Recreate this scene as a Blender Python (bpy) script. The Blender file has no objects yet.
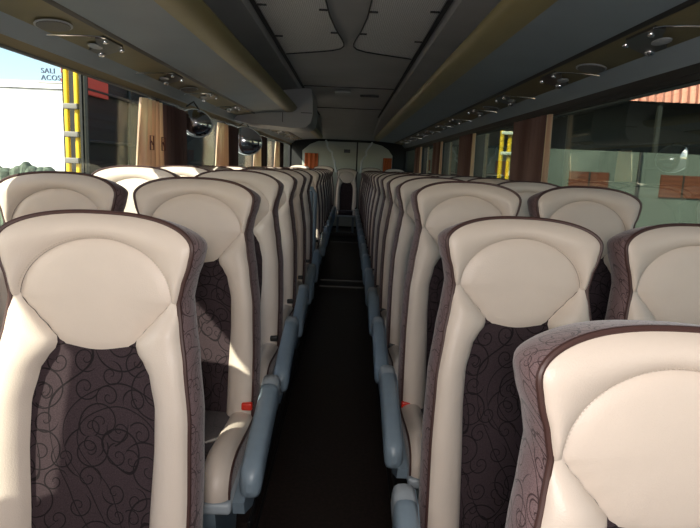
import bpy, math, random
from mathutils import Vector, Matrix
random.seed(4)
PI = math.pi
C = bpy.context.scene.collection

# ------------------------------------------------------------------ materials
def mat(name, col, rough=.5, metal=0, spec=.5, noise=None, bump=None, emit=None):
    m = bpy.data.materials.new(name); m.use_nodes = True
    nt = m.node_tree; b = nt.nodes['Principled BSDF']
    b.inputs['Base Color'].default_value = (*col, 1); b.inputs['Roughness'].default_value = rough
    b.inputs['Metallic'].default_value = metal; b.inputs['Specular IOR Level'].default_value = spec
    tc = nt.nodes.new('ShaderNodeTexCoord')
    if noise:
        sc, amt = noise
        n = nt.nodes.new('ShaderNodeTexNoise'); n.inputs['Scale'].default_value = sc; n.inputs['Detail'].default_value = 6
        nt.links.new(tc.outputs['Object'], n.inputs['Vector'])
        r = nt.nodes.new('ShaderNodeValToRGB')
        r.color_ramp.elements[0].position = .3; r.color_ramp.elements[1].position = .7
        r.color_ramp.elements[0].color = (*[c*(1-amt) for c in col], 1)
        r.color_ramp.elements[1].color = (*[min(1, c*(1+amt)) for c in col], 1)
        nt.links.new(n.outputs['Fac'], r.inputs['Fac']); nt.links.new(r.outputs['Color'], b.inputs['Base Color'])
    if bump:
        sc, st = bump
        n2 = nt.nodes.new('ShaderNodeTexVoronoi'); n2.inputs['Scale'].default_value = sc
        nt.links.new(tc.outputs['Object'], n2.inputs['Vector'])
        bp = nt.nodes.new('ShaderNodeBump'); bp.inputs['Strength'].default_value = st; bp.inputs['Distance'].default_value = .001
        nt.links.new(n2.outputs['Distance'], bp.inputs['Height']); nt.links.new(bp.outputs['Normal'], b.inputs['Normal'])
    if emit:
        b.inputs['Emission Color'].default_value = (*emit[0], 1); b.inputs['Emission Strength'].default_value = emit[1]
    return m

def math_node(nt, op, a, b=None, c=None):
    n = nt.nodes.new('ShaderNodeMath'); n.operation = op
    for i, v in enumerate((a, b, c)):
        if v is None: continue
        if isinstance(v, (int, float)): n.inputs[i].default_value = v
        else: nt.links.new(v, n.inputs[i])
    return n.outputs[0]

def swirl(name, base, line, side=False, scale=1.0, rough=.85):
    """woven cloth with embroidered spirals: each Voronoi cell holds its own spiral"""
    m = bpy.data.materials.new(name); m.use_nodes = True
    nt = m.node_tree; b = nt.nodes['Principled BSDF']
    b.inputs['Roughness'].default_value = rough
    b.inputs['Sheen Weight'].default_value = .25; b.inputs['Sheen Roughness'].default_value = .4
    b.inputs['Specular IOR Level'].default_value = .2
    tc = nt.nodes.new('ShaderNodeTexCoord'); sp = nt.nodes.new('ShaderNodeSeparateXYZ')
    nt.links.new(tc.outputs['Object'], sp.inputs[0])
    if side:
        U = math_node(nt, 'ADD', sp.outputs[1], math_node(nt, 'MULTIPLY', sp.outputs[0], 1.0))
    else: U = sp.outputs[0]
    V = math_node(nt, 'SUBTRACT', sp.outputs[2], math_node(nt, 'MULTIPLY', sp.outputs[1], .9))
    if side: V = math_node(nt, 'MULTIPLY_ADD', math_node(nt, 'SUBTRACT', sp.outputs[0], sp.outputs[1]), .5, sp.outputs[2])
    def layer(sc, off, rings, width, maxr):
        cx = nt.nodes.new('ShaderNodeCombineXYZ')
        nt.links.new(math_node(nt, 'MULTIPLY_ADD', U, sc, off), cx.inputs[0])
        nt.links.new(math_node(nt, 'MULTIPLY_ADD', V, sc, off*1.7), cx.inputs[1])
        vo = nt.nodes.new('ShaderNodeTexVoronoi'); vo.voronoi_dimensions = '2D'; vo.inputs['Scale'].default_value = 1
        vo.inputs['Randomness'].default_value = .75
        nt.links.new(cx.outputs[0], vo.inputs['Vector'])
        sub = nt.nodes.new('ShaderNodeVectorMath'); sub.operation = 'SUBTRACT'
        nt.links.new(cx.outputs[0], sub.inputs[0]); nt.links.new(vo.outputs['Position'], sub.inputs[1])
        s2 = nt.nodes.new('ShaderNodeSeparateXYZ'); nt.links.new(sub.outputs[0], s2.inputs[0])
        r = vo.outputs['Distance']
        a = math_node(nt, 'ARCTAN2', s2.outputs[1], s2.outputs[0])
        col = nt.nodes.new('ShaderNodeSeparateColor'); nt.links.new(vo.outputs['Color'], col.inputs[0])
        sgn = math_node(nt, 'SUBTRACT', math_node(nt, 'MULTIPLY', math_node(nt, 'GREATER_THAN', col.outputs[0], .5), 2), 1)
        an = math_node(nt, 'MULTIPLY', math_node(nt, 'DIVIDE', a, 2*PI), sgn)
        ph = math_node(nt, 'ADD', math_node(nt, 'ADD', math_node(nt, 'MULTIPLY', math_node(nt, 'POWER', r, .8), rings), an), math_node(nt, 'MULTIPLY', col.outputs[1], 1))
        fr = math_node(nt, 'FRACT', ph)
        d = math_node(nt, 'ABSOLUTE', math_node(nt, 'SUBTRACT', fr, .5))
        ln = math_node(nt, 'LESS_THAN', d, width)
        lim = math_node(nt, 'LESS_THAN', r, maxr)
        core = math_node(nt, 'GREATER_THAN', r, .035)
        return math_node(nt, 'MULTIPLY', math_node(nt, 'MULTIPLY', ln, lim), core)
    L1 = layer(11*scale, 3.1, 4.2, .055, .50)
    L2 = layer(21*scale, 9.7, 3.2, .075, .45)
    # long flowing stems: contour lines of a smooth noise
    cx = nt.nodes.new('ShaderNodeCombineXYZ'); nt.links.new(U, cx.inputs[0]); nt.links.new(V, cx.inputs[1])
    nz = nt.nodes.new('ShaderNodeTexNoise'); nz.noise_dimensions = '2D'; nz.inputs['Scale'].default_value = 6*scale; nz.inputs['Detail'].default_value = 0
    nt.links.new(cx.outputs[0], nz.inputs['Vector'])
    f = math_node(nt, 'FRACT', math_node(nt, 'MULTIPLY', nz.outputs['Fac'], 7))
    st = math_node(nt, 'LESS_THAN', math_node(nt, 'ABSOLUTE', math_node(nt, 'SUBTRACT', f, .5)), .032)
    tot = math_node(nt, 'MAXIMUM', math_node(nt, 'MAXIMUM', L1, st), L2)
    # weave speckle
    n3 = nt.nodes.new('ShaderNodeTexNoise'); n3.inputs['Scale'].default_value = 600; nt.links.new(tc.outputs['Object'], n3.inputs['Vector'])
    rp = nt.nodes.new('ShaderNodeValToRGB')
    rp.color_ramp.elements[0].position = .35; rp.color_ramp.elements[1].position = .65
    rp.color_ramp.elements[0].color = (*[c*.72 for c in base], 1); rp.color_ramp.elements[1].color = (*[c*1.25 for c in base], 1)
    nt.links.new(n3.outputs['Fac'], rp.inputs['Fac'])
    mx = nt.nodes.new('ShaderNodeMix'); mx.data_type = 'RGBA'
    nt.links.new(math_node(nt, 'MULTIPLY', tot, .85), mx.inputs[0]); nt.links.new(rp.outputs['Color'], mx.inputs[6]); mx.inputs[7].default_value = (*line, 1)
    nt.links.new(mx.outputs[2], b.inputs['Base Color'])
    bp = nt.nodes.new('ShaderNodeBump'); bp.inputs['Strength'].default_value = .5; bp.inputs['Distance'].default_value = .0015
    bp.invert = True
    nt.links.new(tot, bp.inputs['Height']); nt.links.new(bp.outputs['Normal'], b.inputs['Normal'])
    return m

def glass_mat(name, tint, refl=.5, base=.04):
    m = bpy.data.materials.new(name); m.use_nodes = True; nt = m.node_tree
    nt.nodes.remove(nt.nodes['Principled BSDF']); out = nt.nodes['Material Output']
    t = nt.nodes.new('ShaderNodeBsdfTransparent'); t.inputs[0].default_value = (*tint, 1)
    g = nt.nodes.new('ShaderNodeBsdfGlossy'); g.inputs['Roughness'].default_value = .01; g.inputs[0].default_value = (.9, .95, .9, 1)
    lw = nt.nodes.new('ShaderNodeLayerWeight'); lw.inputs['Blend'].default_value = .5
    fz = math_node(nt, 'MULTIPLY_ADD', math_node(nt, 'POWER', lw.outputs['Facing'], 5), .96, base)
    mx = nt.nodes.new('ShaderNodeMixShader')
    nt.links.new(math_node(nt, 'MULTIPLY', fz, refl), mx.inputs[0])
    nt.links.new(t.outputs[0], mx.inputs[1]); nt.links.new(g.outputs[0], mx.inputs[2]); nt.links.new(mx.outputs[0], out.inputs[0])
    return m

def perforated(name, a, b_, scale):
    m = mat(name, a, .6); nt = m.node_tree; b = nt.nodes['Principled BSDF']
    tc = nt.nodes.new('ShaderNodeTexCoord'); sp = nt.nodes.new('ShaderNodeSeparateXYZ'); nt.links.new(tc.outputs['Object'], sp.inputs[0])
    sx = math_node(nt, 'SINE', math_node(nt, 'MULTIPLY', sp.outputs[0], scale))
    sy = math_node(nt, 'SINE', math_node(nt, 'MULTIPLY', sp.outputs[1], scale))
    h = math_node(nt, 'GREATER_THAN', math_node(nt, 'MULTIPLY', sx, sy), .42)
    mx = nt.nodes.new('ShaderNodeMix'); mx.data_type = 'RGBA'; nt.links.new(h, mx.inputs[0])
    mx.inputs[6].default_value = (*a, 1); mx.inputs[7].default_value = (*b_, 1); nt.links.new(mx.outputs[2], b.inputs['Base Color'])
    return m

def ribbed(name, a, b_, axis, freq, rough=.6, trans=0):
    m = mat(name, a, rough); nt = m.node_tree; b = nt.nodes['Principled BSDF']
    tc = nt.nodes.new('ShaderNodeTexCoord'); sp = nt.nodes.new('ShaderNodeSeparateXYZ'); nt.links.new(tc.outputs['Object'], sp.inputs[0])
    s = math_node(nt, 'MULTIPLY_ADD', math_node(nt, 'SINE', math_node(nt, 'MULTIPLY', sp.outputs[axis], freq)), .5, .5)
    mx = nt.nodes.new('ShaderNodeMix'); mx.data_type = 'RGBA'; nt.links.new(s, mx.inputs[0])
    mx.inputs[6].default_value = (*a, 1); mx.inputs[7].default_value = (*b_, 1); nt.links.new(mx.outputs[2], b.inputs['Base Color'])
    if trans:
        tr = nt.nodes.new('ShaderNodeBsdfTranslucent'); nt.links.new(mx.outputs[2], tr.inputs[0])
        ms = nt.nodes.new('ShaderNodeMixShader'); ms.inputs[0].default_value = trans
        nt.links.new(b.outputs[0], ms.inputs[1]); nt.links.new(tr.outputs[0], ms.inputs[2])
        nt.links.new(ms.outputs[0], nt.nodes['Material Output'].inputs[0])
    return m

M = dict(
    leather=mat('cream_leather', (.66, .565, .485), .42, noise=(9, .025), bump=(420, .25)),
    fabric=swirl('swirl_fabric', (.040, .026, .030), (.005, .003, .004), scale=.78),
    gusset=swirl('mauve_swirl_fabric', (.185, .122, .125), (.04, .020, .020), side=True, scale=1.1),
    piping=mat('piping', (.058, .025, .021), .5),
    thread=mat('thread', (.55, .48, .40), .7),
    plastic=mat('blue_grey_plastic', (.23, .30, .36), .38, noise=(30, .04)),
    plastic_lt=mat('light_grey_plastic', (.38, .43, .47), .4),
    shell=mat('seat_back_plastic', (.10, .14, .17), .45),
    black=mat('black_plastic', (.012, .012, .013), .4),
    metal=mat('dark_steel', (.05, .055, .06), .35, .6),
    red=mat('red_button', (.65, .03, .015), .35),
    floor=mat('dark_floor', (.026, .017, .014), .45, noise=(60, .5)),
    floortrim=mat('step_nosing', (.18, .18, .17), .35, .5),
    ceil=mat('ceiling_grey', (.42, .42, .42), .7, noise=(3, .05)),
    ceil_dark=mat('ceiling_dark', (.05, .052, .056), .7),
    rack=mat('rack_grey', (.235, .285, .32), .55, noise=(4, .04)),
    gold=mat('olive_gold_trim', (.27, .23, .10), .42, noise=(5, .06)),
    olive=mat('olive_channel', (.17, .14, .062), .5, noise=(8, .08)),
    tan=mat('tan_trim', (.32, .26, .15), .6),
    gasket=mat('gasket', (.01, .01, .01), .5),
    chrome=mat('chrome', (.8, .8, .82), .12, 1),
    lens=mat('frosted_lens', (.34, .36, .38), .3),
    grille=perforated('speaker_mesh', (.16, .155, .14), (.04, .04, .035), 900),
    mesh=perforated('ceiling_mesh', (.80, .80, .79), (.26, .26, .26), 330),
    wall=mat('side_trim', (.13, .15, .16), .7, noise=(20, .05)),
    rearwall=mat('rear_wall_black', (.018, .018, .018), .8),
    rear=mat('rear_panel', (.42, .45, .40), .5, noise=(3, .05)),
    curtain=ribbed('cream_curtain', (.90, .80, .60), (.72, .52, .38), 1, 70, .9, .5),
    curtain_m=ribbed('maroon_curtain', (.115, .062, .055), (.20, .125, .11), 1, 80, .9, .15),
    emblem=mat('emblem', (.10, .03, .03), .8),
    orange=mat('rust_blind', (.40, .09, .02), .8),
    yellow=mat('yellow_paint', (.85, .55, .02), .4),
    clamp=mat('grey_clamp', (.20, .19, .17), .5),
    reflect=mat('pale_band', (.75, .80, .62), .5),
    white=mat('white_render', (.88, .87, .84), .8, noise=(.6, .02)),
    hedge=mat('hedge', (.10, .13, .09), .9, noise=(6, .5)),
    shed=mat('dark_shed', (.012, .012, .008), .7, noise=(1.5, .4)),
    pipe=mat('dull_pipe', (.02, .02, .014), .6),
    green=mat('green_render', (.105, .125, .098), .85, noise=(1.2, .12)),
    shutter=ribbed('brown_shutter', (.13, .035, .010), (.09, .022, .006), 2, 60, .7),
    corr=ribbed('salmon_sheet', (.95, .42, .30), (.72, .25, .17), 0, 28, .6),
    asphalt=mat('asphalt', (.12, .12, .115), .9, noise=(3, .2)),
    ink=mat('sign_ink', (.06, .09, .16), .6),
    redsign=mat('sign_red', (.60, .07, .04), .6),
    glass_l=glass_mat('left_glass', (.96, .99, .98), .3),
    glass_r=glass_mat('right_glass', (.72, .78, .74), .9, .13),
    cord=mat('pale_ribbon', (.60, .66, .68), .25),
)

# ------------------------------------------------------------------ helpers
def link(o, parent=None):
    C.objects.link(o)
    if parent: o.parent = parent
    return o
def mesh(name, V, Fs, m, parent=None, smooth=True, kind=None):
    me = bpy.data.meshes.new(name); me.from_pydata([tuple(v) for v in V], [], Fs); me.update()
    if smooth:
        me.polygons.foreach_set('use_smooth', [True]*len(me.polygons))
    me.materials.append(m)
    o = link(bpy.data.objects.new(name, me), parent)
    if kind: o['kind'] = kind
    return o
class MB:
    def __init__(s): s.V = []; s.F = []
    def add(s, V, F): n = len(s.V); s.V += [tuple(v) for v in V]; s.F += [tuple(i+n for i in f) for f in F]; return s
    def grid(s, rows, closed=False, flip=False):
        nr, nc = len(rows), len(rows[0]); F = []
        for i in range(nr-1):
            for j in range(nc if closed else nc-1):
                a, b = i*nc+j, i*nc+(j+1) % nc; q = (a, b, b+nc, a+nc)
                F.append(q[::-1] if flip else q)
        return s.add([p for r in rows for p in r], F)
    def box(s, c, d, bev=0.0):
        x, y, z = c; a, b, e = d[0]/2, d[1]/2, d[2]/2
        if bev <= 0:
            V = [(x+i*a, y+j*b, z+k*e) for i in (-1, 1) for j in (-1, 1) for k in (-1, 1)]
            return s.add(V, [(0, 1, 3, 2), (4, 6, 7, 5), (0, 4, 5, 1), (2, 3, 7, 6), (0, 2, 6, 4), (1, 5, 7, 3)])
        # superellipsoid-like rounded box: profile in XY swept in Z with rounded rims
        prof = []
        n = 4
        for (sx, sy, a0) in ((1, 1, 0), (-1, 1, PI/2), (-1, -1, PI), (1, -1, 1.5*PI)):
            for i in range(n+1):
                t = a0+PI/2*i/n; prof.append((sx*(a-bev), sy*(b-bev), math.cos(t), math.sin(t)))
        rows = []
        for sgn in (-1, 1):
            for i in range(n+1):
                t = PI/2*i/n if sgn == 1 else PI/2*(1-i/n)
                r = bev*math.cos(t); zz = sgn*(e-bev)+sgn*bev*math.sin(t)
                rows.append([(x+p[0]+r*p[2], y+p[1]+r*p[3], z+zz) for p in prof])
        s.grid(rows, closed=True)
        n0 = len(s.V)-len(rows)*len(prof); k = len(prof)
        s.F.append(tuple(reversed(range(n0, n0+k)))); s.F.append(tuple(range(n0+k*(len(rows)-1), n0+k*len(rows))))
        return s
    def tube(s, pts, r, n=8, closed=False, cap=True):
        pts = [Vector(p) for p in pts]; N = len(pts); rows = []
        up = None
        for i, p in enumerate(pts):
            a = pts[(i-1) % N] if (closed or i > 0) else p; b = pts[(i+1) % N] if (closed or i < N-1) else p
            d = (b-a).normalized()
            if up is None:
                up = Vector((0, 0, 1)) if abs(d.z) < .9 else Vector((0, 1, 0))
            u = (up-d*up.dot(d)).normalized(); w = d.cross(u); up = u
            rr = r[i] if isinstance(r, (list, tuple)) else r
            rows.append([p+(u*math.cos(2*PI*k/n)+w*math.sin(2*PI*k/n))*rr for k in range(n)])
        if closed: rows.append(rows[0])
        n0 = len(s.V); s.grid(rows, closed=True)
        if cap and not closed:
            s.F.append(tuple(range(n0, n0+n))[::-1]); s.F.append(tuple(range(n0+n*(len(rows)-1), n0+n*len(rows))))
        return s
    def prism(s, poly, y0, y1):           # polygon in XZ extruded along Y
        n = len(poly); V = [(x, y0, z) for x, z in poly]+[(x, y1, z) for x, z in poly]
        F = [(i, (i+1) % n, (i+1) % n+n, i+n) for i in range(n)]+[tuple(reversed(range(n))), tuple(range(n, 2*n))]
        return s.add(V, F)
    def disc(s, c, ax, r1, r2, th, n=24, dome=0.0):   # ax: (normal, u, v)
        N_, U_, V_ = [Vector(a).normalized() for a in ax]; c = Vector(c); rows = []
        for (f, h) in ((1, 0), (1, th), (.93, th+dome*.25), (.7, th+dome*.65), (.35, th+dome*.93), (.02, th+dome)):
            rows.append([c+N_*h+U_*math.cos(2*PI*k/n)*r1*f+V_*math.sin(2*PI*k/n)*r2*f for k in range(n)])
        n0 = len(s.V); s.grid(rows, closed=True); s.F.append(tuple(range(n0, n0+n))[::-1]); s.F.append(tuple(range(n0+n*5, n0+n*6)))
        return s
    def build(s, name, m, parent=None, smooth=True, kind=None):
        o = mesh(name, s.V, s.F, m, parent, smooth, kind)
        if smooth: o.data.set_sharp_from_angle(angle=math.radians(42))
        return o
def tag(o, label, cat, group=None):
    o['label'] = label; o['category'] = cat
    if group: o['group'] = group
    return o
def empty(name, loc, label, cat, group=None):
    o = link(bpy.data.objects.new(name, None)); o.location = loc; o.empty_display_size = .1
    return tag(o, label, cat, group)
def kids(o): return [c for c in C.objects if c.parent == o]
def copy_tree(o, parent=None, tree=None):
    c = o.copy(); C.objects.link(c); c.parent = parent
    for ch in tree[o.name]: copy_tree(ch, c, tree)
    return c
def tree_of(root):
    t = {}
    def rec(o):
        k = kids(o); t[o.name] = k
        for x in k: rec(x)
    rec(root); return t
def lerp_tab(tab, v):
    if v <= tab[0][0]: return tab[0][1]
    for (a, x), (b, y) in zip(tab, tab[1:]):
        if v <= b:
            t = (v-a)/(b-a); t = t*t*(3-2*t)*.5+t*.5
            return x+(y-x)*t
    return tab[-1][1]

# ------------------------------------------------------------------ the coach seat
HB = .835                      # height of the backrest above the cushion
Z0 = .42                       # cushion junction above the platform
WT = [(0, .211), (.25, .211), (.42, .205), (.54, .190), (.61, .177), (.662, .170), (.70, .177), (.74, .190), (.772, .196)]
def wout(v):
    if v <= .772: return lerp_tab(WT, v)
    t = (v-.772)/(HB-.772); return .196*max(0, 1-t**2.1)**.40
def By(x, v):                  # depth of the face
    tilt = .085*v if v < .6 else .051+.04*(v-.6)
    k = .035 if v < .55 else .035-.012*min(1, (v-.55)/.1)
    return tilt - k*min(1.3, abs(x)/.2)**2 + (.02*((v-.77)/.065)**2 if v > .77 else 0)
def outline_up():              # from the right waist over the top to the left waist
    P = [(wout(v), v) for v in [.662+.011*i for i in range(10)]]
    n = 26
    for i in range(1, n):
        a = PI/2*i/n; v = .772+(HB-.772)*math.sin(a)**1.15
        P.append((wout(v), v))
    P.append((0, HB))
    # even out along x close to the top
    P = [p for p in P if p[0] > .02 or p[1] == HB]
    return P+[(-x, v) for x, v in P[-2::-1]]
def resample(P, n):
    L = [0]
    for a, b in zip(P, P[1:]): L.append(L[-1]+math.hypot(a[0]-b[0], a[1]-b[1]))
    R = []; j = 0
    for i in range(n):
        s = L[-1]*i/(n-1)
        while j < len(L)-2 and L[j+1] < s: j += 1
        t = (s-L[j])/max(1e-9, L[j+1]-L[j]); R.append((P[j][0]+(P[j+1][0]-P[j][0])*t, P[j][1]+(P[j+1][1]-P[j][1])*t))
    return R
NW = 73
OUT = resample(outline_up(), NW)
PVX, PAX, PTOP = .662, .153, .784      # panel: widest height, half width, top
PAN = resample([(PAX*math.cos(PI*i/60), PVX+(PTOP-PVX)*math.sin(PI*i/60)) for i in range(61)], NW)
LOWT = [(.560, .066), (.575, .080), (.592, .094), (.625, .122), (.646, .141), (.662, .153)]
def plow(v): return lerp_tab(LOWT, v)
FT = [(0, .120), (.2, .124), (.35, .129), (.44, .127), (.51, .112), (.54, .095), (.563, .076)]
def fabw(v): return lerp_tab(FT, v)

def backrest_parts(root):
    # fabric centre
    b = MB(); rows = []
    for i in range(31):
        v = -.05+.67*i/30; w = fabw(v)+.012
        rows.append([(w*t, By(w*t, v)+.004-.007*(1-t*t), Z0+v) for t in [-1+2*j/12 for j in range(13)]])
    b.grid(rows).build('center_panel', M['fabric'], root)
    # side bolsters
    for s in (1, -1):
        b = MB(); rows = []
        for i in range(57):
            v = -.05+.718*i/56
            a = fabw(v) if v < .553 else (plow(v) if v > .573 else fabw(.553)+(plow(.573)-fabw(.553))*(v-.553)/.02)
            o_ = wout(v)+(.001)
            a = min(a, o_-.006); wd = o_-a; h = .034*min(1, wd/.075)
            if v > .58: h *= max(.2, 1-((v-.58)/.088)**2*.8)
            r = []
            for j in range(13):
                t = j/12; x = a+wd*t
                r.append((s*x, By(x, v)-h*(max(0, math.sin(PI*t))**.55), Z0+v))
            rows.append(r)
        b.grid(rows, flip=(s < 0)).build('side_bolster', M['leather'], root)
    # wings (the crest around the head panel)
    b = MB(); rows = []
    for i in range(NW):
        (xo, vo), (xi, vi) = OUT[i], PAN[i]; e = i/(NW-1); en = min(1, math.sin(PI*e)*6)**.5 if 0 < e < 1 else 0
        r = []
        for j in range(13):
            t = j/12; x = xo+(xi-xo)*t; v = vo+(vi-vo)*t
            h = (.006+.009*en)*(max(0, math.sin(PI*t))**.75)
            r.append((x, By(x, v)-h, Z0+v))
        rows.append(r)
    b.grid(rows).build('head_wings', M['leather'], root)
    # head panel
    LOW = []
    for i in range(1, 26):
        v = .662-.102*i/25; LOW.append((-plow(v), v))
    bot = [(-.066+.132*i/12, .560-.016*math.sin(PI*i/12)) for i in range(1, 12)]
    ring = [(PAX*math.cos(PI*i/48), PVX+(PTOP-PVX)*math.sin(PI*i/48)) for i in range(49)]+LOW+bot+[(-x, v) for x, v in LOW[::-1]]
    b = MB(); rows = []
    for k in range(11):
        q = 1-k/10; r = []
        for (x, v) in ring:
            X = x*q; Vv = .675+(v-.675)*q
            r.append((X, By(X, Vv)+.002-.019*(max(0, 1-q**2))**.62, Z0+Vv))
        rows.append(r)
    hp = b.grid(rows, closed=True).build('head_panel', M['leather'], root)
    # stitching: a row of short threads along the top arc
    st = MB()
    arc = resample([(PAX*1.012*math.cos(PI*i/60), PVX+(PTOP+.004-PVX)*math.sin(PI*i/60)) for i in range(61)], 150)
    for i in range(6, 144, 2):
        (x0, v0), (x1, v1) = arc[i], arc[i+1]
        st.tube([(x0, By(x0, v0)-.0075, Z0+v0), (x1, By(x1, v1)-.0075, Z0+v1)], .0007, 4)
    st.build('stitching', M['thread'], hp)
    # full outline of the face, bottom right -> top -> bottom left
    up = [(wout(-.05+.712*i/30), -.05+.712*i/30) for i in range(30)]
    full = up+OUT+[(-x, v) for x, v in up[::-1]]
    b = MB(); b.tube([(x, By(x, v)-.002, Z0+v) for x, v in full], .0050, 8)
    b.build('piping', M['piping'], root)
    # gusset round the side, then back shell
    N = len(full); nrm = []
    for i in range(N):
        a, c = full[max(0, i-1)], full[min(N-1, i+1)]; d = Vector((c[0]-a[0], c[1]-a[1])).normalized(); nrm.append((d.y, -d.x))
    # smooth the normals
    for _ in range(6):
        nrm = [nrm[0]]+[tuple((nrm[i-1][k]+2*nrm[i][k]+nrm[i+1][k])/4 for k in (0, 1)) for i in range(1, N-1)]+[nrm[-1]]
    rows = []
    for (off, dy) in ((0, 0), (.006, .010), (.012, .030), (.015, .055), (.013, .080), (.006, .100), (-.004, .112)):
        r = []
        for i, (x, v) in enumerate(full):
            yy = By(x, v)
            if dy > .05: yy = yy*(1-(dy-.05)/.062*.0)
            r.append((x+nrm[i][0]*off, yy+dy, Z0+v+nrm[i][1]*(off*.25-dy*.16)))
        rows.append(r)
    MB().grid(rows, flip=True).build('side_gusset', M['gusset'], root)
    last = rows[-1]; b = MB(); rr = []
    for k in range(7):
        q = 1-k/6*.98
        rr.append([(p[0]*q, p[1]+.018*(1-q*q), Z0+.35+(p[2]-Z0-.35)*q) for p in last])
    b.grid(rr, flip=True); b.build('back_shell', M['shell'], root)

CP = [(.03, .425), (-.05, .428), (-.15, .436), (-.25, .448), (-.34, .457), (-.40, .450), (-.435, .430), (-.45, .400), (-.448, .375)]
def cushion_parts(root, dz=0):
    P = [(y, z+dz) for y, z in resample(CP, 25)]
    def nr(i):
        a, c = P[max(0, i-1)], P[min(len(P)-1, i+1)]; d = Vector((c[0]-a[0], c[1]-a[1])).normalized(); return (d.y, -d.x)
    def strip(x0, x1, h, n=11):
        rows = []
        for i, (y, z) in enumerate(P):
            ny, nz = nr(i)
            if nz < -.2 : ny, nz = -ny, -nz
            r = []
            for j in range(n):
                t = j/(n-1); hh = h*max(0, math.sin(PI*t))**.55
                # normal pointing outwards (up / forwards)
                a = Vector((0, ny, nz)); 
                r.append((x0+(x1-x0)*t, y+(-abs(ny))*hh, z+abs(nz)*hh))
            rows.append(r)
        return rows
    MB().grid(strip(-.142, .142, .006), flip=True).build('seat_center', M['fabric'], root)
    for s in (1, -1):
        MB().grid(strip(s*.138, s*.216, .026), flip=(s > 0)).build('seat_bolster', M['leather'], root)
    for s in (1, -1):
        rows = [[(s*.214, y, z) for y, z in P], [(s*.220, y*1.0, (z+.37+dz)/2) for y, z in P], [(s*.212, max(-.44, y), .368+dz) for y, z in P]]
        MB().grid(rows, flip=(s > 0)).build('seat_gusset', M['gusset'], root)
        MB().tube([(s*.2165, y, z) for y, z in P], .004, 6).build('seat_piping', M['piping'], root)
    MB().box((0, -.205, .352+dz), (.448, .52, .036), .012).build('seat_pan', M['plastic_lt'], root)

def make_seat(kind):           # kind: +1 aisle on the +x side, -1 aisle on the -x side, 0 window seat
    root = empty('coach_seat', (0, 0, 0), 'x', 'seat')
    cz, az, bz = {1: (.04, .015, .03), -1: (-.035, -.045, -.072), 0: (0, 0, 0)}[kind]
    backrest_parts(root); cushion_parts(root, cz)
    # pedestal
    for s in (1, -1):
        b = MB(); x = s*.15
        b.prism([(-.02, 0), (.02, 0), (.02, .335), (-.02, .335)], 0, 1)
        V = []
        for (yy, z) in ((-.30, 0), (-.10, 0), (-.02, .335+cz), (-.42, .335+cz)):
            V += [(x-.02, yy, z), (x+.02, yy, z)]
        b = MB(); b.add(V, [(0, 2, 4, 6), (1, 7, 5, 3), (0, 1, 3, 2), (2, 3, 5, 4), (4, 5, 7, 6), (6, 7, 1, 0)])
        b.build('leg', M['plastic'], root, smooth=False)
    MB().box((0, -.2, .012), (.36, .26, .022), .006).build('foot_plate', M['metal'], root)
    s = kind if kind else 0
    # belt buckle beside the cushion
    bs = kind if kind else 1
    b = MB(); b.tube([(bs*.196, .02, .43+bz), (bs*.196, -.01, .452+bz), (bs*.195, -.035, .472+bz)], .009, 8)
    k = b.build('belt_stalk', M['black'], root)
    b = MB(); b.box((bs*.197, -.05, .484+bz), (.036, .022, .026), .006); b.build('belt_buckle', M['red'], root)['label'] = 'red belt buckle'
    if kind:
        # armrest: a long rounded bar that slopes forwards
        b = MB(); rows = []
        path = [(.028, .535, .3), (.020, .538, .75), (0, .538, 1), (-.08, .525, 1.05), (-.18, .505, 1.06), (-.28, .482, 1.05), (-.38, .452, 1.03), (-.425, .440, .97), (-.444, .436, .65), (-.450, .434, .25)]
        for (y, z, q) in path:
            r = []
            for i in range(20):
                a = 2*PI*i/20; ca, sa = math.cos(a), math.sin(a)
                sx = math.copysign(abs(ca)**.6, ca)*.031*min(1, q); sz = math.copysign(abs(sa)**.7, sa)*.049*q
                r.append((s*(.270)+sx, y, z+sz+az))
            rows.append(r)
        b.grid(rows, closed=True); n = 20
        b.F.append(tuple(range(n))); b.F.append(tuple(reversed(range(n*(len(rows)-1), n*len(rows)))))
        arm = b.build('armrest', M['plastic'], root)
        b = MB(); rows = []
        for (y, z, q) in ((.036, .533, .3), (.030, .536, .8), (.008, .540, 1.03), (-.03, .534, 1.07), (-.055, .529, 1.08)):
            r = []
            for i in range(20):
                a = 2*PI*i/20; ca, sa = math.cos(a), math.sin(a)
                r.append((s*.270+math.copysign(abs(ca)**.6, ca)*.0325*min(1, q), y, z+az+math.copysign(abs(sa)**.7, sa)*.050*q))
            rows.append(r)
        b.grid(rows, closed=True); b.F.append(tuple(range(20)))
        b.build('hinge_cap', M['plastic_lt'], arm)
        # side shield under the armrest
        b = MB(); poly = [(.10, .50), (.06, .30), (-.30, .285), (-.44, .345), (-.455, .385), (-.30, .400), (-.05, .46), (.02, .50)]
        for k_, x in ((0, s*.224), (1, s*.252)): pass
        poly = [(y, z+cz*.6) for y, z in poly]; V = [(s*.226, y, z) for y, z in poly]+[(s*.258, y, z) for y, z in poly]; n = len(poly)
        b.add(V, [tuple(range(n)), tuple(reversed(range(n, 2*n)))]+[(i, i+n, (i+1) % n+n, (i+1) % n) for i in range(n)])
        b.build('side_shield', M['plastic'], root, smooth=False)
    return root

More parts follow.
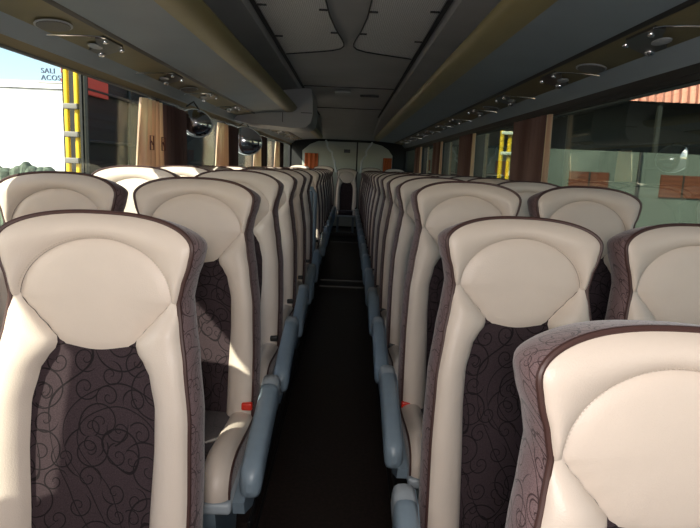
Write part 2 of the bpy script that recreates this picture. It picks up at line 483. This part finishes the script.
SX, WX = .482, .935
SL, WL = .472, .925
seat_tmpl = {}
seat_tree = {}
used = {}
def row_drop(Y):
    if Y < 1.0: return -.155
    if Y < 1.7: return -.072
    if Y < 2.1: return -.020
    return -.002-.006*max(0, Y-4)
def put_seat(kind, x, Y, label, group):
    if kind not in seat_tmpl:
        seat_tmpl[kind] = make_seat(kind); seat_tree[kind] = tree_of(seat_tmpl[kind]); o = seat_tmpl[kind]
    else:
        o = copy_tree(seat_tmpl[kind], None, seat_tree[kind])
    for c in kids(o):
        if c.name.startswith('belt_buckle'):
            red = (kind == 1 and abs(Y-2.03) < .1) or (kind == -1 and abs(Y-2.3) < .1)
            c.material_slots[0].link = 'OBJECT'; c.material_slots[0].material = M['red'] if red else M['black']
            if red: c['label'] = 'red belt buckle'
            elif 'label' in c: del c['label']
    o.rotation_euler = (0, 0, 0)
    o.location = (x, Y-.085, .10+row_drop(Y)); o['label'] = label; o['category'] = 'seat'; o['group'] = group
    return o
words = ['first', 'second', 'third', 'fourth', 'fifth', 'sixth', 'seventh', 'eighth', 'ninth', 'tenth', 'eleventh', 'twelfth', 'thirteenth', 'fourteenth', 'fifteenth']
# left of the aisle, in front of the partition
LY = [1.24, 2.03]+[1.26+.75*k for k in range(2, 6)]
LBL = {('LA', 0): 'large cream leather coach seat in left foreground, whole swirl-fabric centre in view',
       ('LA', 1): 'cream aisle seat directly behind the big left foreground seat, red buckle at its armrest',
       ('LW', 0): 'cream window seat cut off by the left picture edge, beside the big left foreground seat',
       ('LW', 1): 'cream seat by the left window with shade across its headrest, behind the foreground seat',
       ('LW', 2): 'sunlit cream window seat under the first cream curtain on the left'}
put_seat(0, -WL, .49, 'unseen cream window seat added ahead of the left foreground seat to shade it', 'window seats left of the aisle, front block').location.z = -.02  # unseen seat added so its shadow falls on the left foreground seat
for k, Y in enumerate(LY):
    sl = put_seat(1, -SL, Y, LBL.get(('LA', k), 'cream coach seat on the left of the aisle, %s aisle-side headrest from the camera' % words[k]), 'aisle seats left of the aisle, front block')
    if k == 0: sl.location.x -= .020; sl.rotation_euler.y = .018
    put_seat(0, -WL-(.03 if k == 0 else 0), Y, LBL.get(('LW', k), 'cream window-side coach seat in the left block, %s row from the camera' % words[k]), 'window seats left of the aisle, front block')
LB = [6.4+.75*k for k in range(7)]
for k, Y in enumerate(LB):
    nm = 'directly behind the blue-grey partition' if k == 0 else '%s row behind the blue-grey partition' % words[k]
    put_seat(1, -SL, Y, 'cream aisle-side coach seat on the left, '+nm, 'aisle seats left of the aisle, rear block')
    put_seat(0, -WL, Y, 'cream window-side coach seat on the left, '+nm, 'window seats left of the aisle, rear block')
RY = [.79]+[1.55+.75*k for k in range(14)]
RB = {('RA', 0): 'bright white-cream leather seat in the lower right corner, nearest to the camera',
      ('RA', 1): 'cream leather coach seat right of the aisle, just behind the lower right corner seat',
      ('RA', 2): 'cream aisle seat on the right with red buckle beside its grey-blue armrest',
      ('RW', 1): 'cream window seat cut off by the right picture edge above the corner seat',
      ('RW', 2): 'cream window-side seat on the right, full rounded headrest in front of the green wall view'}
for k, Y in enumerate(RY):
    put_seat(-1, SX+.002 if k == 0 else SX, Y, RB.get(('RA', k), 'cream coach seat on the right of the aisle, %s aisle-side headrest from the camera' % words[k]), 'aisle seats right of the aisle')
    if k > 0:
        put_seat(0, WX, Y, RB.get(('RW', k), 'cream window-side coach seat in the right block, %s row from the camera' % words[k]), 'window seats right of the aisle')
b = MB(); b.box((0, 12.3, .03), (.568, .90, .07), .01); o = b.build('rear_step', M['floor']); o.name = 'trim_13'; o['kind'] = 'structure'
for x, nm in ((0, 'facing straight down the aisle from the rear row'), (-.475, 'in the rear row, left of the middle rear seat'), (.475, 'in the rear row, right of the middle rear seat'),
              (-.945, 'in the rear row at the left wall'), (.945, 'in the rear row at the right wall')):
    o = put_seat(0, x, 12.12, 'cream coach seat '+nm, 'rear row of seats'); o.location.z = .066 if x == 0 else .10

# ------------------------------------------------------------------ shell of the coach
def struct(name, b, m, smooth=False): 
    o = b.build(name, m, None, smooth); o['kind'] = 'structure'; return o
Y0, Y1, W = -1.3, 12.75, 1.21
b = MB(); b.box((0, 7.4, -.03), (.60, 11.0, .06)); b.box((0, .3, -.16), (.60, 3.2, .06)); struct('floor', b, M['floor'])
# raised platforms under the seats, stepped at the front
for s, nm, segs in ((-1, 'left', ((Y0, 1.62, .028), (1.62, 2.0, .08), (2.0, Y1, .10))), (1, 'right', ((Y0, .98, -.04), (.98, 1.78, .028), (1.78, Y1, .10)))):
    b = MB()
    for a, c, z in segs: b.box((s*(.285+W)/2, (a+c)/2, (z-.3)/2), (W-.285, c-a, z+.3))
    o = struct('platform_'+nm, b, M['floor'])
    b = MB()
    for a, c, z in segs:
        if a >= 1.6: b.box((s*.279, (a+c)/2, z-.02), (.012, c-a, .05), .004)
        if a >= 1.6: b.box((s*.268, (a+c)/2, .008), (.010, c-a, .014), .003)
    struct('trim_%d' % (1 if s < 0 else 2), b, M['black'])
for i, yy in enumerate((6.82, 7.2, 10.9)):
    b = MB(); b.box((0, yy, .004), (.52, .025, .012), .003); struct('trim_%d' % (3+i), b, M['floortrim'])
# side walls under the windows
ZS, ZW = 1.0, 1.745
for s, nm in ((-1, 'left'), (1, 'right')):
    b = MB(); b.box((s*(W+.03), (Y0+Y1)/2, (ZS-.3)/2), (.06, Y1-Y0, ZS+.3)); b.box((s*(W-.01), (Y0+Y1)/2, ZS-.01), (.06, Y1-Y0, .03), .008)
    zw = 1.80 if s < 0 else ZW+.03; b.box((s*(W+.03), (Y0+Y1)/2, (zw+2.26)/2), (.06, Y1-Y0, 2.26-zw))
    struct('wall_'+nm, b, M['wall'])
    # band over the windows: gasket, tan strip, grey cove
    b = MB(); o_ = .024 if s < 0 else 0; b.prism([(s*1.22, 1.735+o_), (s*1.195, 1.735+o_), (s*1.187, 1.752+.5*o_), (s*1.22, 1.77)], Y0, Y1); struct('trim_%d' % (6 if s < 0 else 7), b, M['gasket'])
    b = MB(); o_ = .012 if s < 0 else 0; b.prism([(s*1.22, 1.754+o_), (s*1.19, 1.754+o_), (s*1.178, 1.782+o_), (s*1.21, 1.79+o_)], Y0, Y1); struct('trim_%d' % (8 if s < 0 else 9), b, M['tan'] if s < 0 else M['gasket'])
    b = MB(); b.prism([(s*1.20, 1.78+o_), (s*1.182, 1.780+o_), (s*1.165, 1.80), (s*1.118, 1.850), (s*1.23, 1.90)], Y0, Y1); struct('trim_%d' % (10 if s < 0 else 11), b, M['rack'])
# window pillars and panes
panes = {-1: [Y0, 1.72, 3.95, 6.05, 8.25, 10.5, 12.75], 1: [Y0, 1.85, 3.85, 5.98, 7.95, 10.1, 12.75]}
n = 0
for s in (-1, 1):
    P = panes[s]; ZW = 1.80 if s < 0 else 1.745
    for i in range(len(P)-1):
        n += 1
        fr = MB()
        for yy in (P[i]+.02, P[i+1]-.02): fr.box((s*(W+.02), yy, (ZS+ZW)/2), (.045, .045, ZW-ZS+.02))
        fr.box((s*(W+.02), (P[i]+P[i+1])/2, ZS+.012), (.045, P[i+1]-P[i], .03)); fr.box((s*(W+.02), (P[i]+P[i+1])/2, ZW), (.045, P[i+1]-P[i], .012 if s < 0 else .03))
        w = struct('window_%d' % n, fr, M['gasket'])
        g = MB(); g.box((s*(W+.025), (P[i]+P[i+1])/2, (ZS+ZW)/2), (.006, P[i+1]-P[i]-.06, ZW-ZS-.01))
        g.build('pane', M['glass_l' if s < 0 else 'glass_r'], w, False)
# ceiling: centre, side falls, roof skin; lower at the back
b = MB()
zc = 2.14
prof = [(-1.22, 1.95), (-1.05, 2.06), (-.60, 2.125), (-.50, 2.135), (-.47, 2.16), (-.445, 2.16), (-.44, zc), (0, zc+.008), (.44, zc), (.445, 2.16), (.47, 2.16), (.50, 2.135), (.60, 2.125), (1.05, 2.06), (1.22, 1.95)]
ys = [(Y0, 0), (9.6, 0), (12.5, 1), (Y1, 1)]
rows = [[(x, y, z-(z-1.90)*.95*f*(1 if abs(x) < .7 else .6)) for x, z in prof] for y, f in ys]
b.grid(rows, flip=True)
b.grid([[(x, y, 2.26) for x, z in prof] for y, f in ys])
struct('ceiling', b, M['ceil'])
b = MB()
for x in (-.457, .457): b.box((x, 5.1, 2.152), (.022, 9.0, .02))
for yy in (6.0, 8.2): b.box((0, yy, 2.137), (.87, .008, .008))
struct('trim_12', b, M['ceil_dark'])
b = MB(); b.box((0, Y1+.04, 1.0), (2.5, .08, 2.6)); struct('wall_rear', b, M['rearwall'])
b = MB(); b.box((0, Y0-.04, 1.0), (2.5, .08, 2.6)); struct('wall_front_blocker', b, M['wall'])  # closed front without windscreen, added behind the camera to cut ambient daylight
# pale rear panel with the dark joint
b = MB(); poly = [(-.95, .11), (.93, .11), (.93, 1.62), (.84, 1.74), (.70, 1.82), (.50, 1.865), (-.62, 1.865), (-.80, 1.79), (-.95, 1.66)]
b.prism(poly, Y1-.03, Y1-.001); o = b.build('bulkhead', M['rear'], None, False); tag(o, 'pale green-grey panel closing the rear end of the coach', 'panel')
b2 = MB(); b2.box((.19, Y1-.036, 1.42), (.03, .012, .9)); b2.build('joint_strip', M['black'], o, False)
b2 = MB(); b2.box((-.02, Y1-.036, 1.68), (.13, .012, .07), .005); b2.build('badge', M['metal'], o, False)['label'] = 'small dark rectangular plate'
for x0, x1, z0, z1, nm in ((-.90, -.62, 1.15, 1.61, 'left'), (.74, .92, 1.15, 1.57, 'right')):
    b = MB(); rows = []
    for i in range(13):
        x = x0+(x1-x0)*i/12; rows.append([(x, Y1-.055-.01*math.sin(i*1.6), z) for z in (z0, z1)])
    b.grid(rows); b.grid([[(p[0], p[1]+.008, p[2]) for p in r] for r in rows], flip=True)
    tag(b.build('rear_blind', M['orange'], None), 'rust orange blind on the rear wall, %s of the middle rear seat' % nm, 'blind')
for s, pts, nm in ((-1, ((-.44, 1.86), (-.41, 1.80), (-.40, 1.72), (-.37, 1.67), (-.31, 1.63), (-.30, 1.55), (-.26, 1.47), (-.24, 1.36), (-.21, 1.25)), 'left'),
                   (1, ((.47, 1.85), (.44, 1.80), (.38, 1.72), (.35, 1.66), (.36, 1.60), (.31, 1.54), (.27, 1.46), (.27, 1.36), (.26, 1.25)), 'right')):
    b = MB(); b.tube([(x, 11.9+.03*math.sin(i*2), z) for i, (x, z) in enumerate(pts)], [.014+.012*abs(math.sin(i*1.3)) for i in range(len(pts))], 8)
    tag(b.build('pale_ribbon', M['cord'], None), 'pale curling ribbon hanging at the rear end of the %s luggage rack' % nm, 'ribbon')

# ------------------------------------------------------------------ luggage racks
def rack(s, ya, yb, label):
    r = empty('luggage_rack', (s*.8, ya, 1.9), label, 'luggage rack', 'overhead luggage racks')
    ox, oy, oz = s*.8, ya, 1.9
    def P(poly, y0, y1, name, m, smooth=True):
        b = MB(); b.prism([(x*s-ox, z-oz) for x, z in poly], y0-oy, y1-oy)
        return b.build(name, m, r, smooth)
    P([(.935, 1.875), (.85, 1.883), (.75, 1.890), (.61, 1.900), (.60, 1.912), (.75, 1.905), (.90, 1.897)], ya, yb, 'underside', M['rack'])
    lip = [(.62, 1.897), (.585, 1.898), (.555, 1.905), (.53, 1.918), (.515, 1.935), (.510, 1.950), (.516, 1.962), (.53, 1.958), (.54, 1.94), (.56, 1.922), (.59, 1.912), (.62, 1.91)]
    P(lip, ya, yb, 'lip', M['gold'])
    P([(1.125, 1.846), (1.04, 1.856), (.94, 1.872), (.925, 1.882), (1.0, 1.90), (1.15, 1.88)], ya, yb, 'service_channel', M['olive'])
    P([(.944, 1.866), (.934, 1.868), (.924, 1.880), (.934, 1.882)], ya, yb, 'shadow_gap', M['gasket'])
    b = MB(); b.prism([(x*s-ox, z-oz) for x, z in ((.51, 1.955), (.52, 1.965), (.60, 1.915), (.9, 1.90), (1.12, 1.88), (1.12, 1.85), (.93, 1.872), (.61, 1.898), (.53, 1.915))], yb-oy-.012, yb-oy+.006)
    b.build('end_cap', M['rack'], r)
    return r
rack(-1, Y0, 6.2, 'long grey overhead luggage rack with olive-gold lip, front left')
rack(-1, 7.15, 12.5, 'grey overhead luggage rack behind the white housing, rear left')
rack(1, Y0, 12.5, 'long grey overhead luggage rack with dull gold lip along the right side')
# housing between the two left racks
b = MB()
poly = [(-1.15, 1.80), (-1.0, 1.775), (-.55, 1.745), (-.43, 1.755), (-.375, 1.80), (-.355, 1.88), (-.36, 2.02), (-.38, 2.15), (-1.12, 2.06)]
b.prism(poly, 6.24, 7.13)
o = b.build('equipment_housing', M['plastic_lt']); o.data.materials[0] = mat('housing_white', (.36, .37, .38), .5)
tag(o, 'pale grey boxy housing hanging from the ceiling between the left luggage racks', 'housing')
b = MB(); b.box((-.42, 6.236, 1.90), (.11, .008, .006)); b.box((-.66, 6.236, 1.93), (.006, .008, .26)); b.build('panel_joint', M['gasket'], o, False)

# service units and speakers in the channel
def zch(x): return 1.856+(abs(x)-1.04)*(-.16)+(-.004)
def service_unit(s):
    r = empty('service_unit', (s*1.04, 0, 1.852), 'x', 'reading light unit')
    def pt(x, y, dz=0): return (s*x-s*1.04, y, zch(x)-1.852+dz)
    nrm = (s*-.16, 0, -1)
    ax = (Vector((s*-.15, 0, -1)), Vector((0, 1, 0)), Vector((1, 0, -.15*s)))
    b = MB(); rows = []
    ins = [(.965, -.06), (.965, .14), (1.02, .22), (1.09, .26), (1.10, .12), (1.03, .02), (1.0, -.06)]
    V = [pt(x, y, .004) for x, y in ins]+[pt(x, y, -.004) for x, y in ins]; n_ = len(ins)
    b.add(V, [tuple(range(n_)), tuple(reversed(range(n_, 2*n_)))]+[(i, i+n_, (i+1) % n_+n_, (i+1) % n_) for i in range(n_)])
    b.build('bezel', mat_unit, r, False)
    for y in (0, .18):
        b = MB(); b.disc(pt(.985, y, -.003), ax, .012, .011, .009, 14, .004); b.build('air_nozzle', M['chrome'], r)
    b = MB(); b.disc(pt(1.085, .21, -.003), ax, .021, .018, .006, 16, .010); b.build('reading_light', M['chrome'], r)
    b = MB(); b.disc(pt(1.05, .06, -.003), ax, .055, .022, .004, 24, .004); b.build('lens', M['lens'], r)
    b = MB(); b.tube([pt(.962, -.06, -.006), pt(.975, -.10, -.006), pt(1.02, -.15, -.006), pt(1.08, -.19, -.006), pt(1.12, -.21, -.006)], .0035, 6)
    b.build('chrome_line', M['chrome'], r)
    return r
mat_unit = mat('unit_bezel', (.045, .042, .035), .3)
for s, start, step, nm in ((1, 2.02, .93, 'right'), (-1, 1.62, .95, 'left')):
    tm = service_unit(s); tr = tree_of(tm); y = start; k = 0
    while y < 12.2:
        if not (s < 0 and 5.95 < y < 7.2):
            o = tm if k == 0 else copy_tree(tm, None, tr)
            o.location.y = y
            o['label'] = 'reading light and chrome air nozzles in the %s overhead channel, %s from the camera' % (nm, words[k]); o['group'] = 'service units on the %s' % nm
            k += 1
        y += step
for s, Ys, nm in ((-1, (2.26, 4.10, 7.85, 9.7), 'left'), (1, (2.655, 4.48, 6.3, 8.2, 10.0), 'right')):
    base = None; tr = None
    for k, y in enumerate(Ys):
        if base is None:
            base = empty('ceiling_speaker', (s*1.045, y, zch(1.045)), 'x', 'speaker')
            ax = (Vector((s*-.15, 0, -1)), Vector((0, 1, 0)), Vector((1, 0, -.15*s)))
            MB().disc((0, 0, -.001), ax, .088, .058, .003, 32, .002).build('rim', M['lens'], base)
            MB().disc((0, 0, -.004), ax, .080, .051, .003, 32, .002).build('grille', M['grille'], base)
            tr = tree_of(base); o = base
        else: o = copy_tree(base, None, tr)
        o.location.y = y; o['group'] = 'oval speakers on the %s' % nm
        o['label'] = 'oval speaker grille in the %s overhead channel, %s from the camera' % (nm, words[k])

# perforated ceiling panels
inner = [(.150, -1.0), (.150, 1.5), (.135, 2.2), (.108, 2.80), (.098, 3.15), (.070, 3.50), (.036, 3.78), (.030, 3.90), (.045, 4.00), (.10, 4.08), (.22, 4.16), (.43, 4.28)]
for s, nm in ((-1, 'left'), (1, 'right')):
    poly = [(s*x, y) for x, y in inner]+[(s*.43, -1.0)]
    V = [(x, y, 2.134) for x, y in poly]+[(x, y, 2.1395) for x, y in poly]; n_ = len(poly)
    b = MB(); b.add(V, [tuple(range(n_)), tuple(reversed(range(n_, 2*n_)))]+[(i, (i+1) % n_, (i+1) % n_+n_, i+n_) for i in range(n_)])
    o = b.build('perforated_panel', M['mesh'], None, False); tag(o, 'perforated grey ceiling panel with curved inner edge, %s of the aisle' % nm, 'ceiling panel', 'perforated ceiling panels')
    b = MB(); b.tube([(s*(x-.003), y, 2.130) for x, y in resample(inner, 60)], .004, 6); b.build('edge_trim', M['ceil_dark'], o)
    for (x, y) in ((.15, 2.55), (.12, 3.05), (.08, 3.55), (.41, 3.0), (.41, 3.7)):
        b = MB(); b.box((s*x, y, 2.130), (.045, .012, .008), .002); b.build('clip', M['black'], o)
b = MB(); b.box((-.06, 6.35, 2.128), (.16, .20, .02), .008); tag(b.build('ceiling_lamp', M['lens']), 'small pale square lamp in the dark middle ceiling', 'ceiling light')
b = MB(); b.box((.22, 6.6, 2.130), (.20, .05, .02), .006); tag(b.build('ceiling_vent', M['black']), 'narrow black slot vent in the middle ceiling', 'vent')

# partition before the stairwell
b = MB(); b.box((-.72, 5.62, .62), (.86, .045, 1.06), .02); o = b.build('partition', M['plastic']); tag(o, 'blue-grey partition panel behind the front left block of seats', 'partition')
b = MB(); b.tube([(-.27, 5.62, .12), (-.27, 5.62, 1.12), (-.30, 5.62, 1.17), (-.4, 5.62, 1.18), (-1.1, 5.62, 1.18)], .018, 8); b.build('rail', M['plastic'], o)

# ------------------------------------------------------------------ curtains
def curtain(s, ya, yb, m, label, group, taper=.0, emblem=False, x=1.166, top=1.733, bot=1.012):
    if yb-ya < .13: x = 1.172
    b = MB(); rows = []; n_ = 56; folds = max(3, int((yb-ya)/.09))
    amp = .027 if yb-ya > .13 else .012
    for k in range(15):
        t = k/14; z = top+(bot-top)*t
        wd = 1-taper*(1-t)**1.2*1.0
        mid = (ya+yb)/2+ .10*taper*(1-t)
        r = []
        for i in range(n_+1):
            q = i/n_; y = mid+(q-.5)*(yb-ya)*wd
            r.append((s*(x+amp*math.sin(q*folds*2*PI+.6*math.sin(t*3))*(.7+.3*t)), y, z))
        rows.append(r)
    b.grid(rows); b.grid([[(p[0]+s*.003, p[1], p[2]) for p in r] for r in rows], flip=True)
    o = b.build('curtain', m); tag(o, label, 'curtain', group)
    if emblem:
        e = MB(); 
        for yy in emblem:
            xx = s*(x-amp-.008)
            e.tube([(xx, yy-.03, 1.52), (xx, yy+.03, 1.52), (xx, yy+.03, 1.44), (xx, yy-.03, 1.44)], .004, 5, closed=True)
            e.tube([(xx, yy-.012, 1.49), (xx, yy+.012, 1.47)], .004, 5)
        e.build('emblem', M['emblem'], o)['label'] = 'small dark embroidered square'
    return o
gl, gr_ = 'curtains on the left windows', 'curtains on the right windows'
curtain(-1, -.45, .40, M['curtain'], 'unseen cream curtain added at the left window ahead of the nearest seats to block sun', gl)  # unseen curtain added to narrow the sun patch on the nearest seat
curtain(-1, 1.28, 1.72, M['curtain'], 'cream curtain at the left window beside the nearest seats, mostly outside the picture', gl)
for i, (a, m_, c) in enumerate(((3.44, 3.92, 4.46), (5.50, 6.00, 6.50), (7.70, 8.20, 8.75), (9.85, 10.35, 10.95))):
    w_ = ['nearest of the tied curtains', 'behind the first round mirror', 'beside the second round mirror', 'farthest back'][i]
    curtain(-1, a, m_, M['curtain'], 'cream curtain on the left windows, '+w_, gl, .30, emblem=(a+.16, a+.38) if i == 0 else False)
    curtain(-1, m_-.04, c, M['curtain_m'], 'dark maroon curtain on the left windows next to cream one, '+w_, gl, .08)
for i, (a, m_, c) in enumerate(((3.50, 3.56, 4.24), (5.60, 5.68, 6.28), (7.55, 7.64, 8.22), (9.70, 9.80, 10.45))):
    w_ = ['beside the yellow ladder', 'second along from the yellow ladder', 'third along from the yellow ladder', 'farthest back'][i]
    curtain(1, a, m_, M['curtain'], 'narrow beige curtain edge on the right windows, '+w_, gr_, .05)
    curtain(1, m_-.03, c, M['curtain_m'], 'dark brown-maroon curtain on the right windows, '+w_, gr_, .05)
# round mirrors hung from the window rail
for (y, z, r1, r2, nm) in ((4.5, 1.655, .118, .095, 'small round chrome-rimmed mirror hanging at the left window, nearer one'), (6.65, 1.610, .175, .145, 'larger round chrome-rimmed mirror hanging at the left window, farther one')):
    o = empty('round_mirror', (-1.10, y, z), nm, 'mirror', 'round mirrors at the left windows')
    ax = (Vector((.25, -1, .05)), Vector((1, .25, -.28)), Vector((.25, .05, 1)))
    MB().disc((0, 0, 0), ax, r1, r2, .006, 40, .05).build('mirror_glass', M['chrome'], o)
    N_, U_, V_ = [a.normalized() for a in ax]
    MB().tube([U_*math.cos(2*PI*k/40)*r1+V_*math.sin(2*PI*k/40)*r2 for k in range(40)], .007, 8, closed=True).build('rim', M['cord'], o)
    MB().tube([V_*r2, V_*r2+Vector((-.04, 0, .06)), Vector((-.07, .0, 1.77-z))], .007, 8).build('bracket', M['black'], o)

# ------------------------------------------------------------------ outside
b = MB(); b.box((0, 10, -1.05), (160, 160, .1)); struct('ground', b, M['asphalt'])
# white building front left
r = empty('white_building', (-17.2, 24, -1), 'large sunlit white flat-roofed building outside the left window', 'building')
MB().box((0, 0, 2.2), (16, 8, 4.4)).build('wall', M['white'], r, False)
MB().box((0, 0, 4.53), (16.15, 8.15, .22)).build('parapet', M['white'], r, False)
b = MB(); 
for i in range(60):
    b.disc((-21+i*.2, 18.6+random.uniform(-.1, .1), -1), (Vector((0, 0, 1)), Vector((1, 0, 0)), Vector((0, 1, 0))), .22, .3, 1.75, 8, random.uniform(.1, .35))
o = b.build('hedge', M['hedge']); tag(o, 'low grey-green hedge at the foot of the white building', 'hedge'); o['kind'] = 'stuff'
# rooftop lettering
def text(body, loc, size, m, parent, name='lettering', rz=0):
    cu = bpy.data.curves.new('t', 'FONT'); cu.body = body; cu.size = size; cu.extrude = .02; cu.space_character = 1.1
    t = bpy.data.objects.new('t', cu); C.objects.link(t); bpy.context.view_layer.update()
    me = bpy.data.meshes.new_from_object(t.evaluated_get(bpy.context.evaluated_depsgraph_get()))
    bpy.data.objects.remove(t); me.materials.clear(); me.materials.append(m)
    o = link(bpy.data.objects.new(name, me), parent); o.location = loc; o.rotation_euler = (PI/2, 0, rz); return o
r = empty('road_sign', (-7.6, 16, -1), 'blue-lettered sign with red pieces standing above the white building edge', 'sign')
MB().tube([(.40, .06, 0), (.40, .06, 5.0)], .03, 8).build('post', M['clamp'], r)
MB().box((.0, .06, 4.16), (.95, .02, .03)).build('rail', M['clamp'], r, False)
text('SALI', (-.36, 0, 4.40), .18, M['ink'], r); text('ACOS', (-.36, 0, 4.23), .18, M['ink'], r)
b = MB()
for (x, z, w_, h_) in ((-.36, 4.78, .34, .10), (.22, 4.50, .14, .16), (.30, 4.36, .16, .14), (.20, 4.24, .10, .10), (.33, 4.62, .12, .08)): b.box((x, 0, z), (w_, .02, h_), .008)
b.build('red_piece', M['redsign'], r)['label'] = 'broken red sign pieces'
# dark shed running beside the coach
r = empty('dark_shed', (-4.9, 17, -1), 'long dark open shed beyond the left windows', 'shed')
MB().box((.6, 12.4, 1.9), (.3, 39.6, 3.8)).build('wall', M['shed'], r, False)
b = MB()
for k in range(4): b.tube([(.79, -7.3, 1.0+k*.8), (.79, 30, 1.0+k*.8)], .03, 6)
for k in range(18): b.tube([(.79, -7.35+k*1.9, 0), (.79, -7.35+k*1.9, 3.8)], .04, 6)
b.build('pipe_rail', M['pipe'], r)
b = MB(); b.box((.78, -6.9, 3.45), (.06, .8, .26)); b.build('red_banner', M['redsign'], r, False)['label'] = 'red strip sign'
# yellow twin-rail frames just outside the windows
def ladder(s, x, y, z1, z0, clamps, label, cl):
    r = empty('yellow_ladder', (x, y, -1), label, 'ladder')
    for k, dx in enumerate((-.022, .022)):
        MB().tube([(dx*1.0, 0 if k == 0 else .02, z0+1), (dx, 0 if k == 0 else .02, z1+1)], .013, 12).build('rail', M['yellow'], r)
        if z0 > 0: MB().tube([(dx, 0, 0), (dx, 0, z0+1)], .009, 8).build('leg', M['black'], r)
    for z in clamps: MB().box((0, 0, 0), (.078, .034, .030), .005).build('clamp', cl, r).location = (0, 0, z+1)
    return r
la = ladder(-1, -1.45, 3.27, 1.83, -1, (1.645, 1.50, 1.362), 'tall yellow twin-rail post outside the left window beside the white building', M['clamp'])
ra = ladder(1, 2.265, 8.75, 1.97, 1.17, (1.94, 1.655, 1.27), 'bright yellow ladder with pale clamps seen through the right window', M['reflect'])
for c in kids(ra):
    if c.name.startswith('clamp'): c.scale = (2.1, 2.4, 1.5)
    else:
        sg = 1 if c.data.vertices[0].co.x > 0 else -1
        if sum(v.co.x for v in c.data.vertices) < 0: sg = -1
        else: sg = 1
        c.location.x = sg*.04
        for v in c.data.vertices: v.co.x = sg*.022+(v.co.x-sg*.022)*2.4; v.co.y *= 2.4
r = empty('dark_blocker', (-.4, 14.2, -1), 'dark box added across the rear of the coach to darken its rear windows', 'building')  # box added behind the coach to cut the light through the rear windows
MB().box((0, 0, 2.3), (7.2, .6, 4.6)).build('wall', M['shed'], r, False)
MB().box((0, -.05, 4.68), (7.4, .9, .16)).build('roof', M['pipe'], r, False)
MB().box((-1.6, -.32, 1.5), (2.4, .05, 3.0)).build('door', M['pipe'], r, False)
# green building right
r = empty('green_building', (7.0, 16.5, -1), 'grey-green building with dark gallery and salmon corrugated roof beyond the right windows', 'building')
MB().box((0, 0, 1.5), (18, 3.0, 3.0)).build('wall', M['green'], r, False)
MB().box((0, .9, 4.5), (18, 1.2, 3.0)).build('gallery', M['shed'], r, False)
b = MB()
for k in range(7): b.box((-7.5+k*2.7, -1.35, 3.6), (.10, .10, 1.24))
b.build('gallery_post', M['pipe'], r, False)
b = MB(); rows = []
for i in range(361):
    x = -9+18*i/360; rows.append([(x, -1.5+.03*math.sin(i*1.57), 4.22), (x, -1.2+.03*math.sin(i*1.57), 7.2)])
b.grid(rows, flip=True); b.grid([[(p[0], p[1]+.05, p[2]) for p in q] for q in rows]); b.build('corrugated_roof', M['corr'], r)
b = MB(); b.tube([(.18, -1.55, 0), (.18, -1.55, 3.0)], .04, 8); b.build('downspout', M['black'], r)
for x0, x1 in ((-1.52, -.55), (.75, 1.85), (3.2, 4.3)):
    f = MB(); f.box(((x0+x1)/2, -1.52, 2.2), (x1-x0, .06, .55)); f = f.build('shutter', M['shutter'], r, False)
    MB().box(((x0+x1)/2, -1.56, 2.2), (.03, .03, .55)).build('mullion', M['pipe'], f, False)

# ------------------------------------------------------------------ light
def lamp(name, kind, loc, energy, col, size=None, aim=None, sizey=None):
    l = bpy.data.lights.new(name, kind); l.energy = energy; l.color = col
    o = link(bpy.data.objects.new(name, l)); o.location = loc
    if kind == 'AREA':
        l.size = size
        if sizey: l.shape = 'RECTANGLE'; l.size_y = sizey
    if kind == 'SUN': l.angle = math.radians(.6)
    if aim is not None: o.rotation_euler = Vector(aim).to_track_quat('-Z', 'Y').to_euler()
    return o
lamp('sun', 'SUN', (-8, -6, 9), 7.5, (1, .93, .78), aim=(.55, .68, -.60))
fl = lamp('camera_flash', 'POINT', (.03, -.22, 1.48), 52, (1, .93, .89)); fl.data.shadow_soft_size = .10
w = bpy.data.worlds.new('World'); bpy.context.scene.world = w; w.use_nodes = True
nt = w.node_tree; bg = nt.nodes['Background']
sky = nt.nodes.new('ShaderNodeTexSky'); sky.sky_type = 'NISHITA'; sky.sun_disc = False
sky.sun_elevation = math.radians(32); sky.sun_rotation = math.radians(226); sky.air_density = 1.0; sky.dust_density = 1.2
nt.links.new(sky.outputs[0], bg.inputs[0]); bg.inputs[1].default_value = .26

# ------------------------------------------------------------------ camera
cam = bpy.data.cameras.new('camera'); co = link(bpy.data.objects.new('camera', cam))
cam.sensor_width = 36; cam.lens = 600*36/700; cam.clip_start = .02; cam.clip_end = 300
TH, R_, YA = math.atan(99/600), math.radians(2.4), math.radians(.48)
f = Vector((0, math.cos(TH), -math.sin(TH))); r0 = Vector((1, 0, 0)); u0 = Vector((0, math.sin(TH), math.cos(TH)))
rot = Matrix.Rotation(-YA, 3, 'Z'); f, r0, u0 = rot@f, rot@r0, rot@u0
r = r0*math.cos(R_)+u0*math.sin(R_); u = -r0*math.sin(R_)+u0*math.cos(R_)
m = Matrix((r, u, -f)).transposed().to_4x4(); m.translation = (.032, 0, 1.40); co.matrix_world = m
sc = bpy.context.scene; sc.camera = co
sc.view_settings.view_transform = 'Standard'; sc.view_settings.look = 'None'; sc.view_settings.gamma = 1
sc.view_settings.use_curve_mapping = False; sc.view_settings.exposure = 0.12
